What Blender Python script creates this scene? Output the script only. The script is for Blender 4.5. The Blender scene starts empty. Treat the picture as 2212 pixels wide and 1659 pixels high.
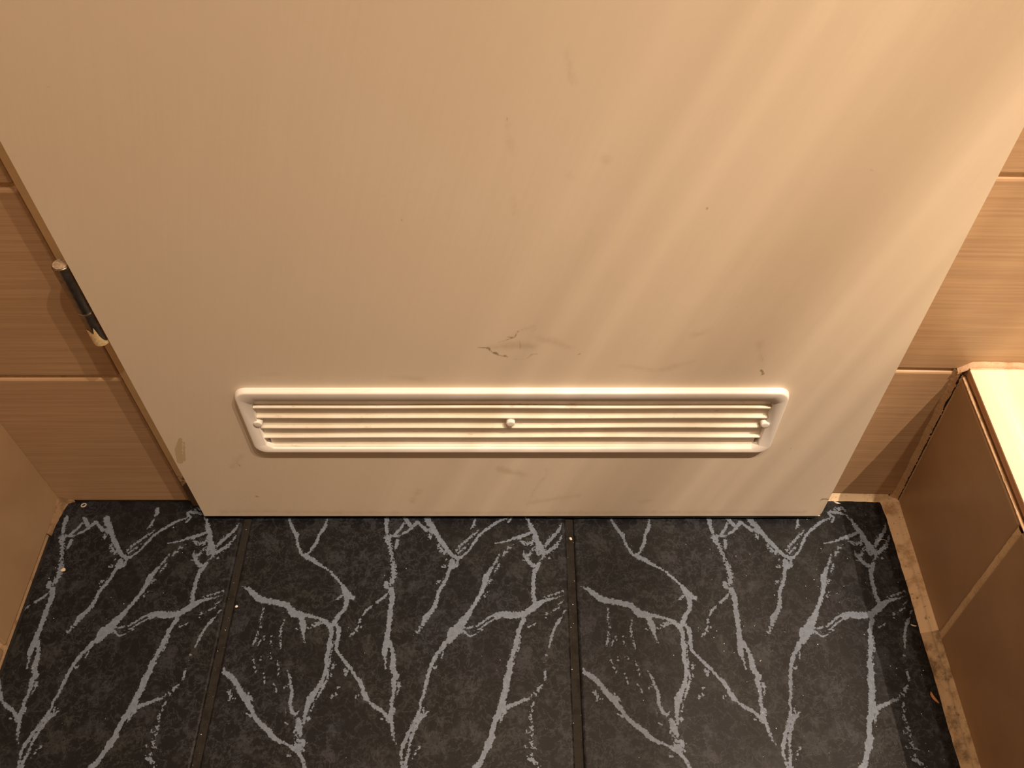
import bpy, bmesh, math, random
import numpy as np
from mathutils import Matrix, Vector

random.seed(7)
SC = bpy.context.scene
COL = SC.collection

# ------------------------------------------------------------------ camera
cam_data = bpy.data.cameras.new('camera')
cam_data.sensor_fit = 'HORIZONTAL'
cam_data.sensor_width = 36.0
cam_data.lens = 31.4225
cam_data.clip_start = 0.01
cam = bpy.data.objects.new('camera', cam_data)
COL.objects.link(cam)
RT = Vector((0.99997805, 0.00328937, -0.00575080))
UP = Vector((0.00099275, 0.78383588, 0.62096725))
FW = Vector((-0.00655027, 0.62095933, -0.78381542))
m = Matrix((RT, UP, -FW)).transposed().to_4x4()
m.translation = Vector((0.279817, -0.485447, 0.811201))
cam.matrix_world = m
SC.camera = cam

# ------------------------------------------------------------------ world, view
world = bpy.data.worlds.new('world')
world.use_nodes = True
SC.world = world
world.node_tree.nodes['Background'].inputs[0].default_value = (1.0, 0.8, 0.6, 1)
world.node_tree.nodes['Background'].inputs[1].default_value = 0.004
SC.view_settings.view_transform = 'Standard'
SC.view_settings.look = 'None'
SC.view_settings.exposure = 0.0
SC.view_settings.gamma = 1.0
SC.view_settings.use_curve_mapping = False

# ------------------------------------------------------------------ lamps (two warm halogen downlights in the ceiling)
CEIL = 2.42
L1 = (1.13, -0.72, CEIL - 0.03)
L2 = (0.30, -0.74, CEIL - 0.03)
L3 = (0.76, -0.73, CEIL - 0.03)
def halogen(name, loc, energy, color, radius, size, streaks):
    d = bpy.data.lights.new(name, 'SPOT')
    d.energy = energy; d.color = color; d.shadow_soft_size = radius
    d.spot_size = math.radians(size); d.spot_blend = 1.0
    o = bpy.data.objects.new(name, d); COL.objects.link(o); o.location = loc
    o.rotation_euler = (0, 0, 0)
    if streaks:
        # reflector streaks put into the beam by nodes, in fine bright and dark fans
        d.use_nodes = True
        nt = d.node_tree; N = nt.nodes; K = nt.links
        em = N['Emission']
        geo = N.new('ShaderNodeNewGeometry')
        sep = N.new('ShaderNodeSeparateXYZ'); K.new(geo.outputs['Incoming'], sep.inputs[0])
        dv = N.new('ShaderNodeMath'); dv.operation = 'DIVIDE'
        K.new(sep.outputs[0], dv.inputs[0]); K.new(sep.outputs[2], dv.inputs[1])
        ab = N.new('ShaderNodeMath'); ab.operation = 'ABSOLUTE'; K.new(dv.outputs[0], ab.inputs[0])
        nz = N.new('ShaderNodeTexNoise'); nz.noise_dimensions = '1D'
        nz.inputs['Scale'].default_value = 66.0; nz.inputs['Detail'].default_value = 5.0; nz.inputs['Roughness'].default_value = 0.74
        K.new(ab.outputs[0], nz.inputs['W'])
        mr = N.new('ShaderNodeMapRange'); mr.inputs[1].default_value = 0.25; mr.inputs[2].default_value = 0.75
        mr.inputs[3].default_value = 0.66; mr.inputs[4].default_value = 1.34
        K.new(nz.outputs[0], mr.inputs[0])
        # a wider dark band is dimmed into the beam to shade the door
        sb = N.new('ShaderNodeMath'); sb.operation = 'SUBTRACT'; sb.inputs[1].default_value = 0.318; K.new(ab.outputs[0], sb.inputs[0])
        a2 = N.new('ShaderNodeMath'); a2.operation = 'ABSOLUTE'; K.new(sb.outputs[0], a2.inputs[0])
        m2 = N.new('ShaderNodeMapRange'); m2.interpolation_type = 'SMOOTHSTEP'
        m2.inputs[1].default_value = 0.004; m2.inputs[2].default_value = 0.030; m2.inputs[3].default_value = 0.50; m2.inputs[4].default_value = 1.0
        K.new(a2.outputs[0], m2.inputs[0])
        # the fans fade out towards the edge of the beam
        fw = N.new('ShaderNodeMapRange'); fw.interpolation_type = 'SMOOTHSTEP'
        fw.inputs[1].default_value = 0.36; fw.inputs[2].default_value = 0.47; fw.inputs[3].default_value = 1.0; fw.inputs[4].default_value = 0.12
        K.new(ab.outputs[0], fw.inputs[0])
        s1 = N.new('ShaderNodeMath'); s1.operation = 'SUBTRACT'; s1.inputs[1].default_value = 1.0; K.new(mr.outputs[0], s1.inputs[0])
        s2 = N.new('ShaderNodeMath'); s2.operation = 'MULTIPLY_ADD'; s2.inputs[2].default_value = 1.0
        K.new(s1.outputs[0], s2.inputs[0]); K.new(fw.outputs[0], s2.inputs[1])
        mu = N.new('ShaderNodeMath'); mu.operation = 'MULTIPLY'; K.new(s2.outputs[0], mu.inputs[0]); K.new(m2.outputs[0], mu.inputs[1])
        # edge of the beam
        be = N.new('ShaderNodeMapRange'); be.interpolation_type = 'SMOOTHSTEP'
        be.inputs[1].default_value = 0.33; be.inputs[2].default_value = 0.56; be.inputs[3].default_value = 1.0; be.inputs[4].default_value = 0.48
        K.new(ab.outputs[0], be.inputs[0])
        mb = N.new('ShaderNodeMath'); mb.operation = 'MULTIPLY'; K.new(mu.outputs[0], mb.inputs[0]); K.new(be.outputs[0], mb.inputs[1])
        K.new(mb.outputs[0], em.inputs['Strength'])
    return o
halogen('halogen_beam', L1, 272.0, (1.0, 0.77, 0.565), 0.007, 104, True)
halogen('halogen_beam', L2, 40.0, (1.0, 0.76, 0.53), 0.022, 110, False)
halogen('halogen_beam', L3, 92.0, (1.0, 0.775, 0.56), 0.022, 104, False)

# ------------------------------------------------------------------ helpers
def tag(o, label=None, cat=None, group=None, kind=None):
    if label: o['label'] = label
    if cat: o['category'] = cat
    if group: o['group'] = group
    if kind: o['kind'] = kind
    return o

def link(name, me, mat=None, parent=None, loc=(0, 0, 0), rot=(0, 0, 0)):
    o = bpy.data.objects.new(name, me)
    COL.objects.link(o)
    if mat and me is not None and not me.materials:
        me.materials.append(mat)
    if parent: o.parent = parent
    o.location = loc; o.rotation_euler = rot
    return o

def from_bm(name, bm, smooth=False):
    bmesh.ops.recalc_face_normals(bm, faces=bm.faces)
    me = bpy.data.meshes.new(name)
    bm.to_mesh(me); bm.free()
    if smooth:
        for p in me.polygons: p.use_smooth = True
    return me

def bm_box(bm, x0, x1, y0, y1, z0, z1, bevel=0.0, seg=2):
    r = bmesh.ops.create_cube(bm, size=1.0)
    vs = r['verts']
    for v in vs:
        v.co = Vector((x0 + (v.co.x + .5) * (x1 - x0), y0 + (v.co.y + .5) * (y1 - y0), z0 + (v.co.z + .5) * (z1 - z0)))
    if bevel > 0:
        es = list({e for v in vs for e in v.link_edges})
        bmesh.ops.bevel(bm, geom=es, offset=bevel, segments=seg, profile=0.5, affect='EDGES')

def box(name, x0, x1, y0, y1, z0, z1, mat, parent=None, bevel=0.0, seg=2):
    """box whose origin sits at its centre"""
    cx, cy, cz = (x0 + x1) / 2, (y0 + y1) / 2, (z0 + z1) / 2
    bm = bmesh.new()
    bm_box(bm, x0 - cx, x1 - cx, y0 - cy, y1 - cy, z0 - cz, z1 - cz, bevel, seg)
    return link(name, from_bm(name, bm), mat, parent, (cx, cy, cz))

def bm_cyl(bm, c, axis, r, h, seg=24, rim=0.0, r2=None):
    """lathed rod along an axis from c, with rounded rims"""
    r2 = r if r2 is None else r2
    prof = [(0, 0)]
    if rim > 0:
        for i in range(5):
            a = math.pi / 2 * i / 4
            prof.append((r - rim + rim * math.sin(a), rim - rim * math.cos(a)))
        for i in range(5):
            a = math.pi / 2 * i / 4
            prof.append((r2 - rim + rim * math.cos(a), h - rim + rim * math.sin(a)))
    else:
        prof += [(r, 0), (r2, h)]
    prof.append((0, h))
    q = Vector((0, 0, 1)).rotation_difference(Vector(axis)).to_matrix()
    rings = []
    for (rr, zz) in prof:
        if rr < 1e-9:
            rings.append([bm.verts.new(Vector(c) + q @ Vector((0, 0, zz)))])
        else:
            rings.append([bm.verts.new(Vector(c) + q @ Vector((rr * math.cos(2 * math.pi * k / seg), rr * math.sin(2 * math.pi * k / seg), zz))) for k in range(seg)])
    for a, b in zip(rings, rings[1:]):
        for k in range(seg):
            k2 = (k + 1) % seg
            if len(a) == 1: bm.faces.new((a[0], b[k], b[k2]))
            elif len(b) == 1: bm.faces.new((a[k], a[k2], b[0]))
            else: bm.faces.new((a[k], a[k2], b[k2], b[k]))

# ------------------------------------------------------------------ node material kit
class Mat:
    def __init__(self, name):
        self.m = bpy.data.materials.new(name); self.m.use_nodes = True
        self.nt = self.m.node_tree; self.N = self.nt.nodes; self.K = self.nt.links
        self.b = self.N['Principled BSDF']
        self.tc = self.N.new('ShaderNodeTexCoord')
    def put(self, sock, v):
        if hasattr(v, 'is_linked') or hasattr(v, 'links'): self.K.new(v, sock)
        else: sock.default_value = v
    def co(self, scale=(1, 1, 1), src='Object'):
        mp = self.N.new('ShaderNodeMapping'); mp.inputs['Scale'].default_value = scale
        self.K.new(self.tc.outputs[src], mp.inputs[0]); return mp.outputs[0]
    def noise(self, scale, detail=3, rough=.5, vec=None, dist=0.0, src='Object'):
        n = self.N.new('ShaderNodeTexNoise'); n.inputs['Scale'].default_value = scale
        n.inputs['Detail'].default_value = detail; n.inputs['Roughness'].default_value = rough; n.inputs['Distortion'].default_value = dist
        self.K.new(vec if vec is not None else self.tc.outputs[src], n.inputs['Vector']); return n.outputs[0]
    def voro(self, scale, vec=None, feature='F1', src='Object'):
        n = self.N.new('ShaderNodeTexVoronoi'); n.feature = feature; n.inputs['Scale'].default_value = scale
        self.K.new(vec if vec is not None else self.tc.outputs[src], n.inputs['Vector']); return n.outputs['Distance']
    def math(self, op, a, b=0.0, c=None):
        n = self.N.new('ShaderNodeMath'); n.operation = op
        self.put(n.inputs[0], a); self.put(n.inputs[1], b)
        if c is not None: self.put(n.inputs[2], c)
        return n.outputs[0]
    def step(self, v, a, b, lo=0.0, hi=1.0):
        n = self.N.new('ShaderNodeMapRange'); n.interpolation_type = 'SMOOTHSTEP'
        self.put(n.inputs[0], v); n.inputs[1].default_value = a; n.inputs[2].default_value = b
        n.inputs[3].default_value = lo; n.inputs[4].default_value = hi
        return n.outputs[0]
    def mix(self, f, a, b):
        n = self.N.new('ShaderNodeMix'); n.data_type = 'RGBA'
        self.put(n.inputs['Factor'], f)
        ins = [i for i in n.inputs if i.type == 'RGBA']
        for s, v in zip(ins, (a, b)):
            if isinstance(v, tuple): s.default_value = v + (1,) if len(v) == 3 else v
            else: self.K.new(v, s)
        return [o for o in n.outputs if o.type == 'RGBA'][0]
    def attr(self, name):
        n = self.N.new('ShaderNodeAttribute'); n.attribute_name = name; return n.outputs['Fac']
    def bump(self, h, strength=.2, dist=.001):
        n = self.N.new('ShaderNodeBump'); n.inputs['Strength'].default_value = strength; n.inputs['Distance'].default_value = dist
        self.put(n.inputs['Height'], h); self.K.new(n.outputs[0], self.b.inputs['Normal'])
    def done(self, color, rough=.5, metal=0.0, spec=.5):
        s = self.b.inputs['Base Color']
        if isinstance(color, tuple): s.default_value = color + (1,)
        else: self.K.new(color, s)
        self.put(self.b.inputs['Roughness'], rough); self.put(self.b.inputs['Metallic'], metal)
        self.put(self.b.inputs['Specular IOR Level'], spec)
        return self.m

def mat_wall_tile(name, axis):
    """brown glazed tile with a fine linen streak running along one local axis"""
    M = Mat(name)
    sc = [420, 420, 420]; sc[axis] = 9
    v = M.co(tuple(sc))
    a = M.noise(1.0, 4, .65, v)
    sc2 = [90, 90, 90]; sc2[axis] = 2.2
    b = M.noise(1.0, 3, .6, M.co(tuple(sc2)))
    c = M.noise(6.0, 3, .5)
    f = M.math('ADD', M.math('MULTIPLY', a, .78), M.math('MULTIPLY', b, .22))
    col = M.mix(M.step(f, .36, .64), (.400, .252, .142), (.495, .325, .190))
    col = M.mix(M.step(c, .35, .7, 0, .25), col, (.42, .275, .15))
    M.bump(f, .06, .0006)
    return M.done(col, M.step(a, .3, .7, .42, .34), 0, .45)

def mat_ledge_face():
    M = Mat('brown_glazed_tile_smooth')
    n = M.noise(14, 5, .6); g = M.noise(3.2, 2, .5, M.co((1, 1, .25)))
    col = M.mix(M.step(n, .3, .7), (.385, .255, .148), (.435, .295, .175))
    col = M.mix(M.step(g, .5, .72, 0, .28), col, (.48, .32, .18))
    return M.done(col, .38, 0, .45)

def mat_ledge_top():
    M = Mat('cream_ledge_tile')
    a = M.noise(1.0, 4, .6, M.co((300, 7, 300)))
    col = M.mix(M.step(a, .35, .65), (.75, .69, .51), (.82, .77, .59))
    sp = M.step(M.voro(55), .0, .05, 1, 0)
    col = M.mix(M.math('MULTIPLY', sp, M.step(M.noise(40, 2), .6, .66)), col, (.35, .28, .17))
    # brown on the upright edges, cream on top
    g = M.N.new('ShaderNodeNewGeometry'); s = M.N.new('ShaderNodeSeparateXYZ'); M.K.new(g.outputs['Normal'], s.inputs[0])
    col = M.mix(M.step(s.outputs[2], .35, .75), (.46, .25, .13), col)
    return M.done(col, .4, 0, .4)

def mat_grout(name, base, dirt, scale=60, lo=.45, hi=.68):
    M = Mat(name)
    n = M.noise(scale, 6, .65); k = M.noise(scale * 7, 3, .6)
    col = M.mix(M.step(n, lo, hi), base, dirt)
    col = M.mix(M.step(k, .62, .72, 0, .7), col, tuple(x * .3 for x in dirt))
    M.bump(M.noise(scale * 5, 4), .5, .0012)
    return M.done(col, .85, 0, .2)

def mat_floor_print():
    M = Mat('black_veined_floor_tile')
    vs, vb = M.attr('vein'), M.attr('fleck')
    n1 = M.math('MULTIPLY', M.math('SUBTRACT', M.noise(480, 3, .65), .525), 5.4)
    n2 = M.math('MULTIPLY', M.math('SUBTRACT', M.noise(170, 2, .5), .5), 3.0)
    s = M.math('ADD', vs, M.math('ADD', n1, n2))
    S = M.step(s, -.15, .25)
    n3 = M.math('MULTIPLY', M.math('SUBTRACT', M.noise(430, 2, .5), .53), 10.5)
    B = M.step(M.math('ADD', vb, n3), -.1, .35)
    gate = M.step(vb, -1.1, -.5)
    mask = M.math('MAXIMUM', S, M.math('MULTIPLY', B, gate))
    # dark body print: patches of charcoal web on near black
    w1 = M.noise(42, 6, .68, dist=.35)
    w2 = M.math('ABSOLUTE', M.math('SUBTRACT', M.noise(70, 6, .66, dist=.5), .5))
    w3 = M.math('ABSOLUTE', M.math('SUBTRACT', M.noise(24, 6, .66, dist=.4), .5))
    fine = M.noise(310, 4, .7)
    patch = M.math('ADD', M.math('MULTIPLY', M.step(w1, .50, .62), .7), M.math('MULTIPLY', M.step(w2, .0, .03, 1, 0), .85))
    patch = M.math('ADD', patch, M.math('MULTIPLY', M.step(w3, .0, .012, 1, 0), .8))
    big = M.noise(11, 3, .5)
    patch = M.math('MULTIPLY', M.math('MULTIPLY', patch, M.step(fine, .30, .52)), M.step(big, .28, .55, .35, 1))
    patch = M.math('MINIMUM', patch, 1.0)
    tint = M.mix(M.step(M.noise(9, 2), .4, .6), (.030, .0325, .0345), (.032, .0340, .0440))
    col = M.mix(patch, (.0070, .0072, .0086), tint)
    vein = M.mix(M.step(M.noise(240, 4, .7), .3, .7), (.118, .146, .196), (.168, .203, .265))
    col = M.mix(mask, col, vein)
    M.bump(M.math('ADD', M.noise(900, 2), M.math('MULTIPLY', M.noise(140, 3), .6)), .12, .0006)
    rg = M.step(fine, .3, .7, .36, .46)
    return M.done(col, rg, 0, .24)

def mat_door():
    M = Mat('cream_gloss_paint')
    h, s, y = M.attr('mark'), M.attr('smear'), M.attr('stain')
    base = M.mix(M.step(M.noise(3.0, 3, .5), .3, .7), (.750, .645, .512), (.780, .684, .562))
    # faint diagonal lamp streaks painted into the base colour
    vr = M.N.new('ShaderNodeVectorRotate'); vr.rotation_type = 'Y_AXIS'; vr.inputs['Angle'].default_value = math.radians(-16)
    M.K.new(M.tc.outputs['Object'], vr.inputs[0])
    mp = M.N.new('ShaderNodeMapping'); mp.inputs['Scale'].default_value = (260, 1, 7); M.K.new(vr.outputs[0], mp.inputs[0])
    beam_streak = M.noise(1.0, 4, .7, mp.outputs[0])
    base = M.mix(M.step(beam_streak, .3, .75, 0, .22), base, (.68, .60, .46))
    sm = M.math('MULTIPLY', M.step(M.math('ADD', s, M.math('MULTIPLY', M.math('SUBTRACT', M.noise(95, 4, .65), .5), 14)), -3, 10), .42)
    col = M.mix(sm, base, (.40, .30, .17))
    yl = M.step(M.math('ADD', y, M.math('MULTIPLY', M.math('SUBTRACT', M.noise(300, 4, .65), .5), 2.5)), -.3, .6)
    col = M.mix(M.math('MULTIPLY', yl, .55), col, (.44, .32, .13))
    hd = M.step(M.math('ADD', h, M.math('MULTIPLY', M.math('SUBTRACT', M.noise(600, 4, .7), .5), 1.6)), -.25, .9)
    col = M.mix(M.math("MULTIPLY", hd, .8), col, (.24, .165, .085))
    M.bump(M.math('ADD', M.noise(420, 2), M.math('MULTIPLY', hd, -1.2)), .05, .0006)
    return M.done(col, .42, 0, .4)

def mat_plastic(name, c0, c1, dirt):
    M = Mat(name)
    n = M.noise(26, 4, .6); k = M.noise(170, 4, .7, M.co((.35, 1, 1)))
    col = M.mix(M.step(n, .3, .7), c0, c1)
    col = M.mix(M.step(k, .60, .72, 0, dirt), col, (.33, .22, .11))
    return M.done(col, .36, 0, .45)

def mat_plain(name, col, rough=.6, metal=0.0, var=.12, scale=40):
    M = Mat(name)
    c = M.mix(M.step(M.noise(scale, 4, .6), .3, .7), tuple(x * (1 - var) for x in col), tuple(min(1, x * (1 + var)) for x in col))
    return M.done(c, rough, metal, .4)

TILE_X = mat_wall_tile('brown_linen_tile', 0)
TILE_Y = mat_wall_tile('brown_linen_tile_side', 1)
LFACE = mat_ledge_face()
LTOP = mat_ledge_top()
GROUT = mat_grout('tan_wall_grout', (.60, .42, .26), (.40, .26, .14), 90, .5, .72)
JOINT = mat_grout('sandy_joint_grout', (.76, .58, .39), (.64, .47, .30))
PINK = mat_grout('pinkish_grout', (.60, .41, .27), (.50, .31, .18), 90)
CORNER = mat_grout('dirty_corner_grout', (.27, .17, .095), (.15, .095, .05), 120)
DIRTYBEAD = mat_grout('dirty_grout_bead', (.58, .43, .28), (.21, .15, .09), 60, .40, .64)
BEAD = mat_grout('pale_grout_bead', (.80, .62, .42), (.48, .32, .18), 34, .50, .68)
FGROUT = mat_grout('dark_floor_grout', (.024, .021, .018), (.014, .012, .010), 120)
PRINT = mat_floor_print()
PAINT = mat_door()
def mat_jamb():
    M = Mat('cream_jamb_paint')
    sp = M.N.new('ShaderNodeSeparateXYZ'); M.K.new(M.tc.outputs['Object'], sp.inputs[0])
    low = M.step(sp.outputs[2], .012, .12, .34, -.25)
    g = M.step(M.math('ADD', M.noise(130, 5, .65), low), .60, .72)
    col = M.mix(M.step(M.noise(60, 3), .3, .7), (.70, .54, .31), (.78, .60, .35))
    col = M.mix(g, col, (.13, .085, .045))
    return M.done(col, .5, 0, .4)
PAINT2 = mat_jamb()
VENTM = mat_plastic('white_vent_plastic', (.91, .87, .81), (.94, .91, .87), .12)
SLATM = mat_plastic('white_slat_plastic', (.78, .72, .60), (.87, .83, .75), .38)
CHROME = mat_plain('tarnished_chrome', (.30, .26, .22), .27, 1.0, .25, 300)
CHIP = mat_plain('flaking_cream_paint', (.72, .56, .31), .6, 0, .2, 500)
CRACK = mat_plain('black_crack', (.012, .007, .005), .9)
PLASTER = mat_plain('warm_plaster', (.58, .50, .40), .8)

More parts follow.
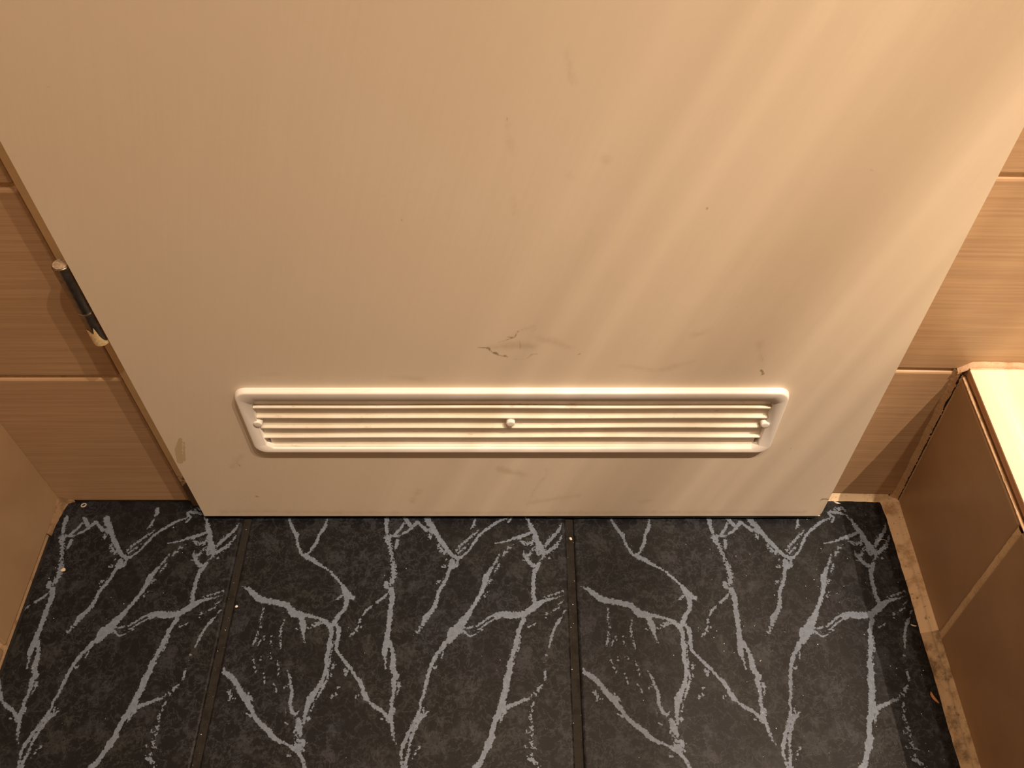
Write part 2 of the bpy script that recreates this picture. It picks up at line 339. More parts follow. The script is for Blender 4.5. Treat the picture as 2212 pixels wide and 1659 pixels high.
# ------------------------------------------------------------------ printed patterns traced as strokes: x, y, half width in mm
VEIN = """37.7,303.9,0.72 43.4,292,1.9 50,282.4,2.12 50.7,278.2,1.17 52.7,270.8,1.4 58.3,261.5,1.86 64.4,258.4,2.78 72.5,253.3,2.31 81.6,247.3,1.15 88.6,243.3,1.01 95,236.3,1.37 100.1,231.3,1.14 105.6,223.5,2.71 109,217.7,4.05 109.4,210.9,2.46 108.2,202.4,2.23 103.5,196.7,2 100.3,190.2,2.65 97.2,183.7,2.2
78.4,303.3,0.57 77.4,293,2.14 72.2,282.4,1.65 69.9,271.9,1.87 65.5,263.6,1.4 61.3,260.5,2.32
5,226.6,0.36 11.4,223.9,2.04 18,217.6,3.16 25.2,212.8,3.37 35.4,210.9,2.92 44.7,209,2.91 51.3,207.1,3.13 59.7,198.6,4 67.1,196.7,3.33 76.1,195.8,1.77 86.3,193,1.11 91.1,190.2,2.43 95.7,185.5,2.2 98.6,180,1.97 98.5,173.6,1.96 98.1,163.7,2.6
66.4,195.8,2.22 70.3,187.4,3.09 71.5,179.1,1.75 73.2,173.6,0.65 75.2,169.1,0.43
100.3,190.2,1.77 104.2,183.7,1.98 105.9,177.3,1.97 105,170.9,2.18 105,163.7,1.73
108.9,218.6,1.8 114.8,214.8,2.25 116.4,215.7,0.67
97.3,210.5,0.36 103.7,216.7,1.35 107.2,217.7,0.9
140,303.9,2.39 139.8,295.2,2.14 141.5,286.6,1.89
151.7,223.5,2.71 153.4,214.8,2.69 152.3,206.2,2.68 152.5,193.9,2.65 152.3,181.9,2.19 151.5,171,2.61 151.7,164.7,3.03
145.7,230.4,2.5 146.6,225.5,2.26
149.3,220.6,1.13 145.2,215.8,1.35 137.7,209.5,1.12
134,206.2,0.89 129.6,201.4,1.11 126.1,196.7,0.67
151.3,173.7,1.31 156.8,164.7,1.08
152.9,276.1,2.34 152.1,268.8,1.87
149.8,284.5,1.89 155.5,289.8,1.66 157.7,298.4,1.19
154.2,282.4,0.94 162.3,287.7,1.18 166.7,292,1.89 171.9,299,1.67 175,295.2,1.66 182,288.8,1.65
157.8,303.3,1.43 163.5,296.3,2.37 166.2,292,1.89
182.1,302.8,3.34 186.5,294.1,3.32 192.7,284.5,2.59 198.9,274,2.57 204.9,265.7,2.32 210.7,259.5,2.08 215.4,257.5,1.85
215.4,257.5,2.08 220,259.5,1.16 225.4,264.7,1.39 229.8,271.9,1.17 234.2,280.3,1.41 240.6,287.7,1.65 249,294.1,1.66 255.6,299.5,1.43 265.1,303.3,0.95
210,254.4,2.54 210.2,250.4,3.68 208.6,246.3,2.75 206.5,241.3,1.83 206.3,236.3,1.59 201.3,227.5,1.81 198.1,219.7,1.8 196.7,212,1.79 195.6,207.2,2.01 192,200.5,2.22 187.1,194,2.87 184.9,187.5,2.2
215.5,256.4,1.39 214.8,250.4,1.84 210.4,246.3,1.83
231.7,302.8,1.19 230,295.2,1.42 227.3,290.4,0.95
286,303.3,0.95 288.8,294.1,2.37 293.4,284.5,2.59 295.2,276.1,2.81 297.9,268.8,3.72 301,264.7,3.25
252.2,274.2,0.7 264.3,276.1,0.94 273.7,280.3,2.11 281.2,282.4,1.88 288.7,285.6,1.88
320.6,296.3,0.95 317,287.7,1.65 311.2,281.4,2.11 303.5,270.9,1.63
307,283.5,0.47 309.3,281.4,0.94
281.6,266.7,0.56 282,260.6,1.39 286.6,253.4,2.3 292,248.4,2.29
296.7,251.4,1.84 294.8,247.4,2.29 292.4,242.3,2.06 290.9,234.4,1.82 290.8,224.6,2.03 291.2,214.9,2.02 292.4,208.2,2.23
319.5,216.8,0.54 309.5,213.9,1.34 300.5,211.1,2.01 293.3,207.2,3.57 287.9,202.5,3.11 282.6,197.8,3.1 275.5,196.8,3.32 266.6,196.8,3.98 259.5,197.8,3.1 254.2,196.8,1.77
254.2,197.8,1.33 248.1,195,1.33 242.9,190.3,1.1 236.8,185.7,0.88 227.3,183.3,1.1 223.7,184.7,1.32
259.6,194,1.1 253.4,193.1,1.1 247.3,189.4,1.1 241.2,184.7,1.1 237.8,182.4,0.66
221.1,182.9,1.75 225.6,179.2,1.31 230.6,175.6,0.87 237,178.3,0.66 242.2,182,0.88
270.9,273,0.47 268.1,268.3,0.56
257,261.6,0.93 253.4,253.4,1.15 248,244.3,1.6 244.1,236.3,3.41 242.9,229.4,2.72 241.2,224.5,2.03 238.6,217.7,2.02 234.4,209.1,2.01 231,203.4,2 226.8,195.9,3.1 222.6,189.3,4.18 218.5,182.9,4.82 213.6,175.6,3.49 207.8,169.2,2.39 205.4,164.3,1.95
280.8,196.8,2.21 280.8,191.2,2.2 277.2,183.9,2.19 275.5,176.5,2.18 274.6,170.2,2.39 273.7,164.4,1.94
278.1,176.5,0.65 276.7,164.4,0.65
318.3,195.5,0.66 314.2,190.3,1.32 309.6,182,1.22 306.8,173.8,1.22 304.8,164.8,0.65
320.2,212,0.45 315.2,208.2,0.8
316.4,205.4,0.8 310.1,202,0.98
2.9,145.8,0.34 4.9,140.2,2.34 10.7,136.7,2.55 15.7,132.5,2.33 20.9,125.7,2.53 25.9,118.9,2.93 32.4,111.5,2.5 37.1,104.1,1.66 41.4,98.4,2.06 49.1,92,2.46 54.9,87.2,2.66 60.7,81.6,2.44 65.7,78.5,1.62 70.3,77.7,1.01 76.5,74.6,1.42 81.8,71.5,2.42 86.7,66.1,1.81 89,61.5,1.4 91.3,56.5,1.2 94.7,49.4,0.99
26.9,118.1,2.51 32.1,117.3,2.09 36.9,114,0.83
30.5,121.5,0.84 31.3,117.3,1.26
31.9,102.8,0.83 36.8,101.2,1.65
62.4,142.8,0.43 65.6,135.9,1.27 67.5,129.1,1.06 69.8,122.4,1.89 69.8,117.3,2.09 69.7,112.3,1.46 72.4,105.8,2.07 75.5,101.7,1.86 77.9,105,0.83
62.1,126.1,0.67 64.6,128.7,0.76
98.2,182.1,1.54 99.2,174.8,1.53 97.7,165.8,1.73 97.4,155.1,2.58 98.3,148.1,2.14 97.8,139.4,2.13 94.8,130,1.9 91.4,124.1,2.52 87.5,116.5,3.34 85.5,107.4,2.08 84.9,100.1,1.86 84.9,94.4,0.82
101.4,171.2,0.35 100.9,155.1,0.65 100.4,142,0.85 99.6,132.6,1.27 97.1,125.8,1.26 93.2,117.4,0.84 89.5,105,0.5
88.2,98.9,1.86 88.6,98.1,1.85
79.5,97.6,2.27 80.7,92,3.28 82.8,86.4,2.65 83.3,82.8,0.81
106.1,182.1,1.76 104.9,171.2,1.74 105,163.1,1.3 110.2,156,1.51 117.2,148.1,1.71 121.1,143.8,1.92 125.2,137.7,1.06 130.8,132.6,2.11 134.1,125.8,1.89 137.5,117.4,2.51 142.1,113.3,1.25 146.7,109.2,1.66 152.8,105.9,1.45 158.3,100.2,1.65 160.5,96.1,1.85
49.5,182.1,0.53 50.1,173,0.44
52.3,167.5,0.43 52.8,162.2,0.56
51.7,129.9,0.76 56,122.3,0.34
65.4,108.2,0.58 67.8,103.3,0.33
67.5,95.2,0.33 71.9,93.6,0.74
151.5,176.7,2.18 154.9,168.5,1.95 158.2,160.5,1.94 159.3,152.5,2.57 159.5,144.7,2.56 163.5,137.8,2.76 161.8,132.6,2.54 163,124.2,1.47 161.5,116.6,1.67 161.7,110,1.87 161.6,101.8,2.48 162.6,95.3,2.05 164.4,88.1,1.43 166.6,81,1.02 169.3,75.9,0.32
150.6,167.6,1.74 150.7,161.4,3.24 151.9,153.4,1.29 153.2,143.8,0.51
166.2,130.9,1.69 167.4,126.7,1.26 165.8,120,0.84
152,107.5,1.24 156.6,101.8,1.65 160.3,97.8,2.06
163.9,108.4,1.24 164,102.6,0.83
214.3,179.5,5.68 211.1,172.2,3.48 206.1,167.7,2.17 202.1,161.4,1.94 198.2,154.3,1.93 195.2,147.3,1.92 193.1,139.5,1.7 191.9,131,1.69 190,122.5,1.47 187.9,115,1.25 186.9,105.9,1.45 186,100.2,2.47 182.8,93.8,2.05 179.2,86.6,1.63 175.8,78.7,2.03 173.5,71.6,1.41 174.1,64.7,1.2 175.5,56.7,1.79
194.4,104.7,0.62 189.8,99.4,1.85 185.3,93,1.43 181.8,84.2,1.63 180.3,77.9,1.62 180.1,69.3,1.41 178.2,62.4,1.6 177.5,56.7,2.39 175.8,48,1.98
275.9,182.3,1.53 274.6,173.2,1.96 272.9,164.2,2.16 270.3,155.3,1.93 267.8,147.4,2.77 267.8,140.5,2.97 265.3,132.8,3.59 264.9,126,2.94 262.1,117.6,2.92 261.3,109.3,3.94 258.1,102.8,2.89 255.7,98.7,2.88 253.7,91.5,2.45 252.6,84.3,2.64 250.3,78,3.24 247.2,71,2.41 244.2,64.8,2.2 241.9,59.5,2.39 238.8,56.8,3.18 234.3,46.7,2.76
278.1,176.8,0.65 276.3,164.2,0.65 274.6,158.8,0.43
273.7,157.1,0.43 270.3,146.5,0.51
264.6,108.5,2.49 269.6,111,2.08 275.4,112.6,1.45 282.1,115.9,1.87 286.3,116.4,0.62
259.8,96.3,0.62 261.4,101.1,1.03 264.7,105.2,1.65
299.1,132.8,0.63 300.8,136.2,1.06 300.5,143.1,0.85
309.6,182.3,1.09 307.2,174.1,1.09 304.8,163.8,0.52
232.2,314,2.17 232.9,307.4,1.92 231.5,305.2,0.96
177.4,293.3,0.71 183.1,290,1.9 188.7,286.8,2.61
283.4,306.5,0.73 275.6,309.5,1.66 266.2,310.3,1.84 264.9,307.8,1.47 269.1,303.6,1.28 265.8,298.6,1.28
283.2,304.4,0.73 287.4,296.9,1.28 289.6,287.8,1.45"""
FLECK = """64.8,183.2,0.66 75.2,183.7,0.66 81,186.5,1.76 86.8,189.2,2.21 91.1,190.2,1.77
29.5,206.1,0.36 30.1,200.4,1.11 28.6,193.9,0.66 29.8,184.6,0.97 27.9,178.1,0.88 28,172.7,0.87 25.5,167.3,1.09
52.3,192.5,0.53 49.7,183.7,1.1 50.5,173.6,0.65 52.3,165.5,0.87
35.2,176.3,0.66 35.6,171.8,0.65
42.6,176.3,0.79 43.7,175,0.79
32.7,170.9,0.65 31.1,167.3,0.65
42,170,0.65 43,166.4,0.65
142,281.3,3.29 146.9,268.8,2.1 148.7,258.5,1.62 151.2,250.3,2.3 153.2,238.3,3.2 151.1,230.4,2.72
124.3,193,1.11 123.3,186.5,1.1 120.5,180,1.31 116.6,175.5,0.87
125.7,184.6,0.88 122.2,180.5,0.53
115.6,184.6,0.88 113.7,181.9,0.88
143,281.3,1.88 152.3,282.4,2.35
182.5,184.2,1.76 180.1,179.6,1.75 177.2,177.4,1.09
185.7,282.4,2.35 185.5,279.2,1.41
195.2,271.9,1.63 197.4,266.7,1.86 203.2,262.6,1.86
201.1,248.3,1.61 202.1,247.8,1.61
204.4,256.4,1.39 204.9,255.9,1.39
198.7,233.4,1.36 196.6,230.4,1.36
206.2,238.3,1.14 201.1,231.4,1.13
213.3,264.7,1.39 218.6,273,1.64 226.7,280.3,1.64 234.9,288.8,1.18
216.2,262.6,1.39 225.1,272.4,0.84
277.4,279.2,1.88 282.1,274,2.1 288.6,273.5,2.1 292.4,278.2,1.87
319.7,282.4,1.17 317.6,276.1,1.17 314.7,270.9,2.33 308,265.7,2.32 302.4,263.6,2.78
294.1,268.8,1.86 295.9,262.6,2.09 303.3,261.6,1.39 298.6,255.5,1.38
306.4,257,1.15 307.4,258,1.15
290.4,266.7,1.63 288.5,261.6,1.62 284.8,260.6,1.39
278.7,254.6,0.65 282,254.9,0.65
320.5,222.2,0.81 313.3,219.7,1.08 302.4,214.9,1.08
235.2,180.1,0.79 230,179.7,0.79
266.2,269.8,1.4 263.5,263.6,1.62 259.8,259,1.16
256.2,250.4,1.38 253.1,243.3,1.37
246.7,221.6,0.9 243.2,216.3,0.9
249.2,233.4,1.36 244.7,228.5,1.13
320.7,201.6,0.98 320.2,198.8,0.97
302.9,198.3,1.33 307.4,199.2,0.89
303,194.2,0.88 303.7,193.9,0.88
292.2,188.5,1.06 286.4,185.2,1.05
12.7,122.3,2.1 14.6,118.9,1.68 13.3,115.2,0.75
14.9,115.6,0.84 18.8,116.8,0.75
79.1,84,0.73 81.4,79.3,2.44 87.4,77.7,2.43 80.5,74.6,3.24 88.2,72.3,1.62
76.6,87.2,1.63 77.4,87,1.63
75.6,67.6,1.81 73.4,68.8,0.72
117,142,2.77 116.6,138.6,1.49
105.1,149,1.37 104,143.7,1.19
103.4,139,1.06 103.6,138.1,1.06
110.9,126.6,1.09 111.7,126.5,1.09
106.4,118.6,1.67 107.2,119.1,1.67
109.9,120.6,1.09 110.7,120.9,1.09
127.1,117.2,0.92 129.8,119.5,0.92
153.5,98.5,1.24 153.9,99,1.24
28.2,178.4,0.88 28.2,171.1,0.78 25.8,167.5,0.96
35.4,174.8,0.87 33.2,172.5,0.79 31.3,168.4,0.78
42.2,176.1,0.96 43.2,175.2,0.79
42.3,168,0.74 42.9,166.6,0.65
43.4,163.9,0.61 44.4,163.1,0.61
28.4,155.9,0.6 29.7,148.9,0.51 33.7,141.1,0.68
35.3,155.9,0.56 36.1,148.9,0.51
42,156.8,0.78 45.6,153.3,0.86
51.7,150.7,0.64 53.7,143.7,0.73 55.3,136.8,0.51
40.8,139.3,0.64 42.3,133.3,0.76 43.9,129.1,0.51
190.9,107.6,1.04 190.5,101.8,1.24
205.7,159.7,0.95 204.2,154.3,0.86
199.5,146.5,1.71 197.9,143.8,0.85
189,74.8,1.01 186.8,70.9,0.89 184.7,67,1 183.7,64.3,0.72
270.3,160.6,1.72 268.6,158.8,1.29
286.7,119.3,1.17 290.5,121,1 292.1,119.7,1.17
294.3,125.2,2.1 296.5,129,1.35
301.5,149.2,1.02 301.1,151.8,0.6
302.3,158.4,1.12 302.3,157.8,1.12
290.4,115.1,0.58 288.7,110.2,1 287.8,106.1,0.99 287,102.8,1.07 286.9,97.9,1.15 287.7,93.9,1.06 287.7,90.3,1.63 287.6,85.1,0.89 287.1,80.4,1.13 288.3,75.7,1.7 290.7,73.8,0.97
283.6,88.3,0.82 283.5,86.7,0.81
282.5,74.8,0.97 282.8,74.3,0.97
287.4,69.5,0.72 287.4,64.1,2.6 291.3,61.1,1.2 294.5,57.3,0.99
284.2,66,1.12 284.6,65.6,1.12
272.1,313.7,1.66 279.9,315.4,2.03 282.8,312,1.47"""
MARK = """290.3,263.9,0.73 298.4,263.3,1.47 300.9,258.2,0.74 303.8,257.1,1.85 307.4,253.6,0.74 311.9,253.6,1.48 314.8,250.7,0.45 324.1,249,0.37 329,250.7,0.45 332.6,255.3,0.93 337.1,255.9,0.44 342.6,254.7,0.3
305.9,270,0.36 314.3,273.9,0.73 319.4,276.6,0.9 321.5,283.1,0.54 329.4,287.4,0.36
323.4,272.7,0.44 323.7,261.6,0.74
325.2,270,0.22 325.2,263.3,0.29
313.2,276.6,0.72 317.9,276,1.09
333,283.1,0.36 337.3,287.3,0.5
315,477.9,0.42 315.5,474.6,0.42
44.1,500.7,0.27 45.7,499.2,0.82 47,498.6,0.27
447.6,406,1.23 448,405.6,1.23
243.3,396.5,0.82 243.9,395.6,0.82
546.9,437.7,0.89 548.4,436.6,0.59
515.6,255.5,0.3 518.6,249.8,0.52
520.3,235.1,1.51 523.2,230.3,1.14 520.3,227.9,0.38
517.9,249.8,0.26 522.2,227.9,0.27
35.3,208.2,0.2 42.2,205,0.31 50.2,198.5,0.63
571.2,117.4,0.42 572.5,124.1,0.42 570.7,121.1,0.51
369.7,255.2,0.93 371.8,256.4,0.74
354.4,246,0.56 355.6,246,0.56
61.9,38.5,1.38 64.7,36.8,0.92
639.8,31.3,1.38 623.7,33.1,1.38 622.8,29.5,0.92
636.5,59,1.34 633.6,47,1.36 631.4,43.6,2.27
57.8,98.5,0.87 59.8,92.1,0.88
485.6,310.4,0.69 486.4,309.3,0.69
349.6,80.7,0.26 345.4,70,0.31 338.1,53.2,0.32 335.1,33.2,0.32 330.6,20.6,0.28"""
SMEAR = """355,433.9,2.08 356,432.4,2.09
340.4,273.8,4.72 349.6,271,4.73 364.5,263.2,2.57
301,264.4,3.3 309.4,265.5,5.49 322.3,266.6,6.22 333.3,265.5,4.39
316.9,278.2,2.17 324.1,285.2,1.79 333,289,1.43
459.3,277.9,2.16 469.2,283.3,2.51
348.5,90.3,1.31 348.8,78.2,0.88 335.9,44.6,1.82 331.5,22.4,2.32
224.5,48.9,3.64 215.7,27,2.78
304.7,86.4,6.15 326.7,78.2,5.31
108.7,229.8,1.53 124.5,232.2,1.52
511.5,269.6,2.18 519.4,241,2.25
314.4,478.5,1.4 317.9,451.4,0.87
318.6,418.1,0.91 319.2,402.3,1.55
376.3,447.6,2.34 378,444,2.35
349.8,521.3,1.05 354.2,500.5,1.35
219,226.6,3.06 241.7,223.5,3.84
442.5,26.9,2.77 455.9,31.4,2.76
20.5,8.8,3.78 218.4,6,3.78 407,6.9,3.76 613.5,7.8,3.75
336.1,26.9,3.7 381.7,40.2,3.66
64.2,110.2,3.45 50.6,90.5,3.51
404.9,241.2,2.25 435.7,235.2,3.02 464.1,247,2.24"""
STAIN = """16.4,138,1.68 8.9,120.1,3.42 4.7,100.1,3.05
18.2,132.8,0.84 9.3,102.4,1.3"""

def field(text, w, h, step, reach):
    """signed stroke depth in mm (half width minus distance) on a grid of step mm"""
    nx, ny = int(round(w / step)) + 1, int(round(h / step)) + 1
    F = np.full((ny, nx), -reach, dtype=np.float32)
    for line in text.strip().splitlines():
        P = [tuple(map(float, q.split(','))) for q in line.split()]
        for (x0, y0, a), (x1, y1, b) in zip(P, P[1:]):
            mg = max(a, b) + reach
            i0 = max(0, int((min(x0, x1) - mg) / step)); i1 = min(nx, int((max(x0, x1) + mg) / step) + 2)
            j0 = max(0, int((min(y0, y1) - mg) / step)); j1 = min(ny, int((max(y0, y1) + mg) / step) + 2)
            if i1 <= i0 or j1 <= j0: continue
            X, Y = np.meshgrid(np.arange(i0, i1) * step, np.arange(j0, j1) * step)
            dx, dy = x1 - x0, y1 - y0
            t = np.clip(((X - x0) * dx + (Y - y0) * dy) / max(dx * dx + dy * dy, 1e-6), 0, 1)
            d = a + (b - a) * t - np.hypot(X - x0 - t * dx, Y - y0 - t * dy)
            F[j0:j1, i0:i1] = np.maximum(F[j0:j1, i0:i1], d)
    return F

def grid_mesh(name, xs, zs, place, fields, hole=None, border=None, skirt=0.0):
    """grid over xs, zs; place(X, Z) gives the 3 coordinates; fields are per-vertex floats"""
    nx, nz = len(xs), len(zs)
    X, Z = np.meshgrid(xs, zs)
    co = np.stack(place(X, Z), -1).reshape(-1, 3)
    J, I = np.meshgrid(np.arange(nz - 1), np.arange(nx - 1), indexing='ij')
    v0 = (J * nx + I).ravel()
    quads = np.stack([v0, v0 + 1, v0 + nx + 1, v0 + nx], -1)
    if hole is not None:
        xc = (X[:-1, :-1] + X[1:, 1:]) / 2; zc = (Z[:-1, :-1] + Z[1:, 1:]) / 2
        keep = ~((xc > hole[0]) & (xc < hole[1]) & (zc > hole[2]) & (zc < hole[3]))
        quads = quads[keep.ravel()]
    extra = []
    vals = {k: f.reshape(-1) for k, f in fields.items()}
    if skirt > 0:
        ring = list(range(nx)) + [j * nx + nx - 1 for j in range(1, nz)] + [(nz - 1) * nx + i for i in range(nx - 2, -1, -1)] + [j * nx for j in range(nz - 2, 0, -1)]
        base = len(co)
        low = co[ring].copy(); low[:, 2] -= skirt
        co = np.vstack([co, low])
        n = len(ring)
        extra = np.array([[ring[(k + 1) % n], ring[k], base + k, base + (k + 1) % n] for k in range(n)])
        quads = np.vstack([quads, extra])
        vals = {k: np.concatenate([f, f[ring]]) for k, f in vals.items()}
    me = bpy.data.meshes.new(name)
    me.vertices.add(len(co)); me.vertices.foreach_set('co', co.astype(np.float32).ravel())
    me.loops.add(quads.size); me.loops.foreach_set('vertex_index', quads.astype(np.int32).ravel())
    me.polygons.add(len(quads)); me.polygons.foreach_set('loop_start', (np.arange(len(quads)) * 4).astype(np.int32))
    for k, f in vals.items():
        a = me.attributes.new(k, 'FLOAT', 'POINT'); a.data.foreach_set('value', f.astype(np.float32))
    me.update(calc_edges=True); me.validate()
    return me

# ================================================================== SETTING
# ---- floor: dark grout bed with printed tiles set in it
TW, PT = 325.0, .333
STEP = .8
fv = field(VEIN, TW, TW, STEP, 3.0); fb = field(FLECK, TW, TW, STEP, 3.0)
def floor_tile_mesh(name, c0, c1, st=1):
    n = fv.shape[1]
    xs = np.arange(n)[c0:c1:st] * STEP / 1000; ys = np.arange(fv.shape[0])[::st] * STEP / 1000
    def place(X, Y):
        e = np.minimum(np.minimum(X - xs[0], xs[-1] - X), np.minimum(Y, ys[-1] - Y))
        return X, Y, -.0011 * np.clip(1 - e / .0022, 0, 1) ** 2
    me = grid_mesh(name, xs, ys, place, {'vein': fv[::st, c0:c1:st], 'fleck': fb[::st, c0:c1:st]}, skirt=.006)
    return me
floor = box('floor', -.30, 1.55, -2.50, .36, -.06, -.0030, FGROUT)
tag(floor, 'dark grouted floor of black tiles with grey lightning-like veins', kind='structure')
ft_full = floor_tile_mesh('floor_tile', 0, fv.shape[1])
ft_cut = floor_tile_mesh('floor_tile_cut', 163, fv.shape[1])
far_full = floor_tile_mesh('floor_tile_far', 0, fv.shape[1], 3)
far_cut = floor_tile_mesh('floor_tile_far_cut', 162, fv.shape[1], 3)
fz = floor.location
for j in range(7):
    for i in (-1, 0, 1):
        me = (ft_cut if i == -1 else ft_full) if j == 0 else (far_cut if i == -1 else far_full)
        link('floor_tile', me, PRINT, floor, (i * PT + .004 - fz.x, -.323 - j * PT - fz.y, 0 - fz.z))

# ---- back wall, left and right of the door
def prism(bm, pts, z0, z1):
    a = [bm.verts.new((x, y, z0)) for x, y in pts]; b = [bm.verts.new((x, y, z1)) for x, y in pts]
    n = len(pts)
    bm.faces.new(a[::-1]); bm.faces.new(b)
    for k in range(n): bm.faces.new((a[k], a[(k + 1) % n], b[(k + 1) % n], b[k]))
YAW = math.radians(-1.5)
def yr(x, off=0.0): return .0055 + math.tan(YAW) * (x - .59) + off
bm = bmesh.new()
prism(bm, [(-.26, .0022), (-.0605, .0022), (-.0605, .10), (-.26, .10)], -.003, CEIL)
prism(bm, [(.590, yr(.59, .0022)), (1.55, yr(1.55, .0022)), (1.55, .10), (.590, .10)], -.003, CEIL)
prism(bm, [(-.0605, .0022), (.590, .0022), (.590, .10), (-.0605, .10)], 2.06, CEIL)
wall_back = link('wall_back', from_bm('wall_back', bm), GROUT)
tag(wall_back, 'brown tiled wall around the cream door', kind='structure')
ROW = .2085
def tile(name, sx, sy, sz, mat, parent, loc, rot=(0, 0, 0), bevel=.0021, cache={}):
    key = (round(sx, 4), round(sy, 4), round(sz, 4), mat.name)
    if key not in cache:
        b = bmesh.new(); bm_box(b, -sx / 2, sx / 2, -sy / 2, sy / 2, -sz / 2, sz / 2, bevel, 2)
        cache[key] = from_bm(name, b)
    return link(name, cache[key], mat, parent, loc, rot)
for k in range(11):
    z0 = .0015 + ROW * k; z1 = z0 + .2038
    tile('wall_tile', .1380, .008, z1 - z0, TILE_X, wall_back, (-.2030 + .0690, .004, (z0 + z1) / 2))
for k in range(11):
    z0 = .0075 + ROW * k; z1 = .2090 + ROW * k
    if k == 0:
        tile('wall_tile', .082, .008, z1 - z0, TILE_X, wall_back, (.5920 + .041, yr(.633, .004), (z0 + z1) / 2), (0, 0, YAW))
    else:
        z0 = .2130 + ROW * (k - 1); z1 = z0 + .2045
        tile('wall_tile', .298, .008, z1 - z0, TILE_X, wall_back, (.5920 + .149, yr(.741, .004), (z0 + z1) / 2), (0, 0, YAW))
        tile('wall_tile', .298, .008, z1 - z0, TILE_X, wall_back, (.8940 + .149, yr(1.043, .004), (z0 + z1) / 2), (0, 0, YAW))

# ---- left wall
wall_left = box('wall_left', -.30, -.2022, -2.50, .0, -.003, CEIL, GROUT)
tag(wall_left, 'brown tiled wall at the left edge', kind='structure')
wl = wall_left.location
for k in range(11):
    z0 = .0045 + ROW * k; z1 = .205 + ROW * k
    if k: z0 = .0015 + ROW * k
    tile('wall_tile', .008, .1600, z1 - z0, LFACE, wall_left, (-.204 - wl.x, -.0790 - wl.y, (z0 + z1) / 2 - wl.z))
    for q in range(6):
        tile('wall_tile', .008, .328, z1 - z0, LFACE, wall_left, (-.204 - wl.x, -.1625 - .164 - q * .332 - .001 - wl.y, (z0 + z1) / 2 - wl.z))

# ---- the rest of the cubicle, behind and above the camera
wall_right = box('wall_right', 1.45, 1.55, -2.50, -.02, -.003, CEIL, PLASTER)
tag(wall_right, 'plain warm wall beyond the ledge', kind='structure')
wall_front = box('wall_front', -.20, 1.45, -2.50, -2.40, -.003, CEIL, PLASTER)
tag(wall_front, 'plain warm wall facing the door', kind='structure')
ceiling = box('ceiling', -.30, 1.55, -2.50, .10, CEIL, CEIL + .08, PLASTER)
tag(ceiling, 'plain warm ceiling over the cubicle', kind='structure')

# ---- door frame behind the leaf
bm = bmesh.new()
bm_box(bm, -.0606, -.0300, -.0056, .09, .0, 2.06, .0012)
bm_box(bm, .5770, .5895, -.0052, .09, .0, 2.06, .0012)
bm_box(bm, -.0600, .5895, -.0052, .09, 2.035, 2.06, .0012)
trim_1 = link('trim_1', from_bm('door_frame', bm), PAINT2)
tag(trim_1, 'cream painted door frame edge showing behind the door', kind='structure')

# ================================================================== DOOR
DX0, DX1, DZ0 = -.0419, .5886, .0100
DY = -.0230
G = 1.6
dw, dh = (DX1 - DX0) * 1000, 620.0
gx = np.linspace(0, dw, int(round(dw / G)) + 1); gz = np.arange(int(dh / G) + 1) * G
mk = field(MARK, dw, gz[-1], G, 5.0)[:, :len(gx)]; sm = field(SMEAR, dw, gz[-1], G, 20.0)[:, :len(gx)]; st = field(STAIN, dw, gz[-1], G, 6.0)[:, :len(gx)]
HX0, HX1, HZ0, HZ1 = .0470 - DX0, .5030 - DX0, .1345 - DZ0, .2165 - DZ0
def chipped(X, Z):
    # bottom right corner is worn away, edges softly rolled
    cut = np.clip((X - (dw / 1000 - .004)) / .004, 0, 1) * np.clip(1 - Z / .006, 0, 1)
    return X - .0025 * cut, np.zeros_like(X), Z + 0 * cut
fm = grid_mesh('door_front', gx / 1000, gz / 1000, chipped, {'mark': mk, 'smear': sm, 'stain': st}, hole=(HX0, HX1, HZ0, HZ1))
bm = bmesh.new(); bm.from_mesh(fm)
lay = [bm.verts.layers.float.get(k) for k in ('mark', 'smear', 'stain')]
W_, T_, H_, zt = dw / 1000, .0165, 2.02, gz[-1] / 1000
def V(x, y, z):
    v = bm.verts.new((x, y, z)); v[lay[0]] = -5; v[lay[1]] = -20; v[lay[2]] = -6
    return v
def Q(*p): bm.faces.new([V(*q) for q in p])
Q((0, 0, zt), (W_, 0, zt), (W_, 0, H_), (0, 0, H_))
Q((0, T_, 0), (0, T_, H_), (W_, T_, H_), (W_, T_, 0))
Q((0, 0, 0), (0, 0, H_), (0, T_, H_), (0, T_, 0))
Q((W_, 0, 0), (W_, T_, 0), (W_, T_, H_), (W_, 0, H_))
Q((0, 0, H_), (W_, 0, H_), (W_, T_, H_), (0, T_, H_))
Q((0, 0, 0), (0, T_, 0), (W_, T_, 0), (W_, 0, 0))
me = bpy.data.meshes.new('door_leaf'); bm.to_mesh(me); bm.free()
door = link('door_1', me, PAINT, None, (DX0, DY, DZ0))
tag(door, 'cream painted door with scuffs and a louvred vent near its foot', kind='structure')
def dl(x, y, z): return (x - DX0, y - DY, z - DZ0)

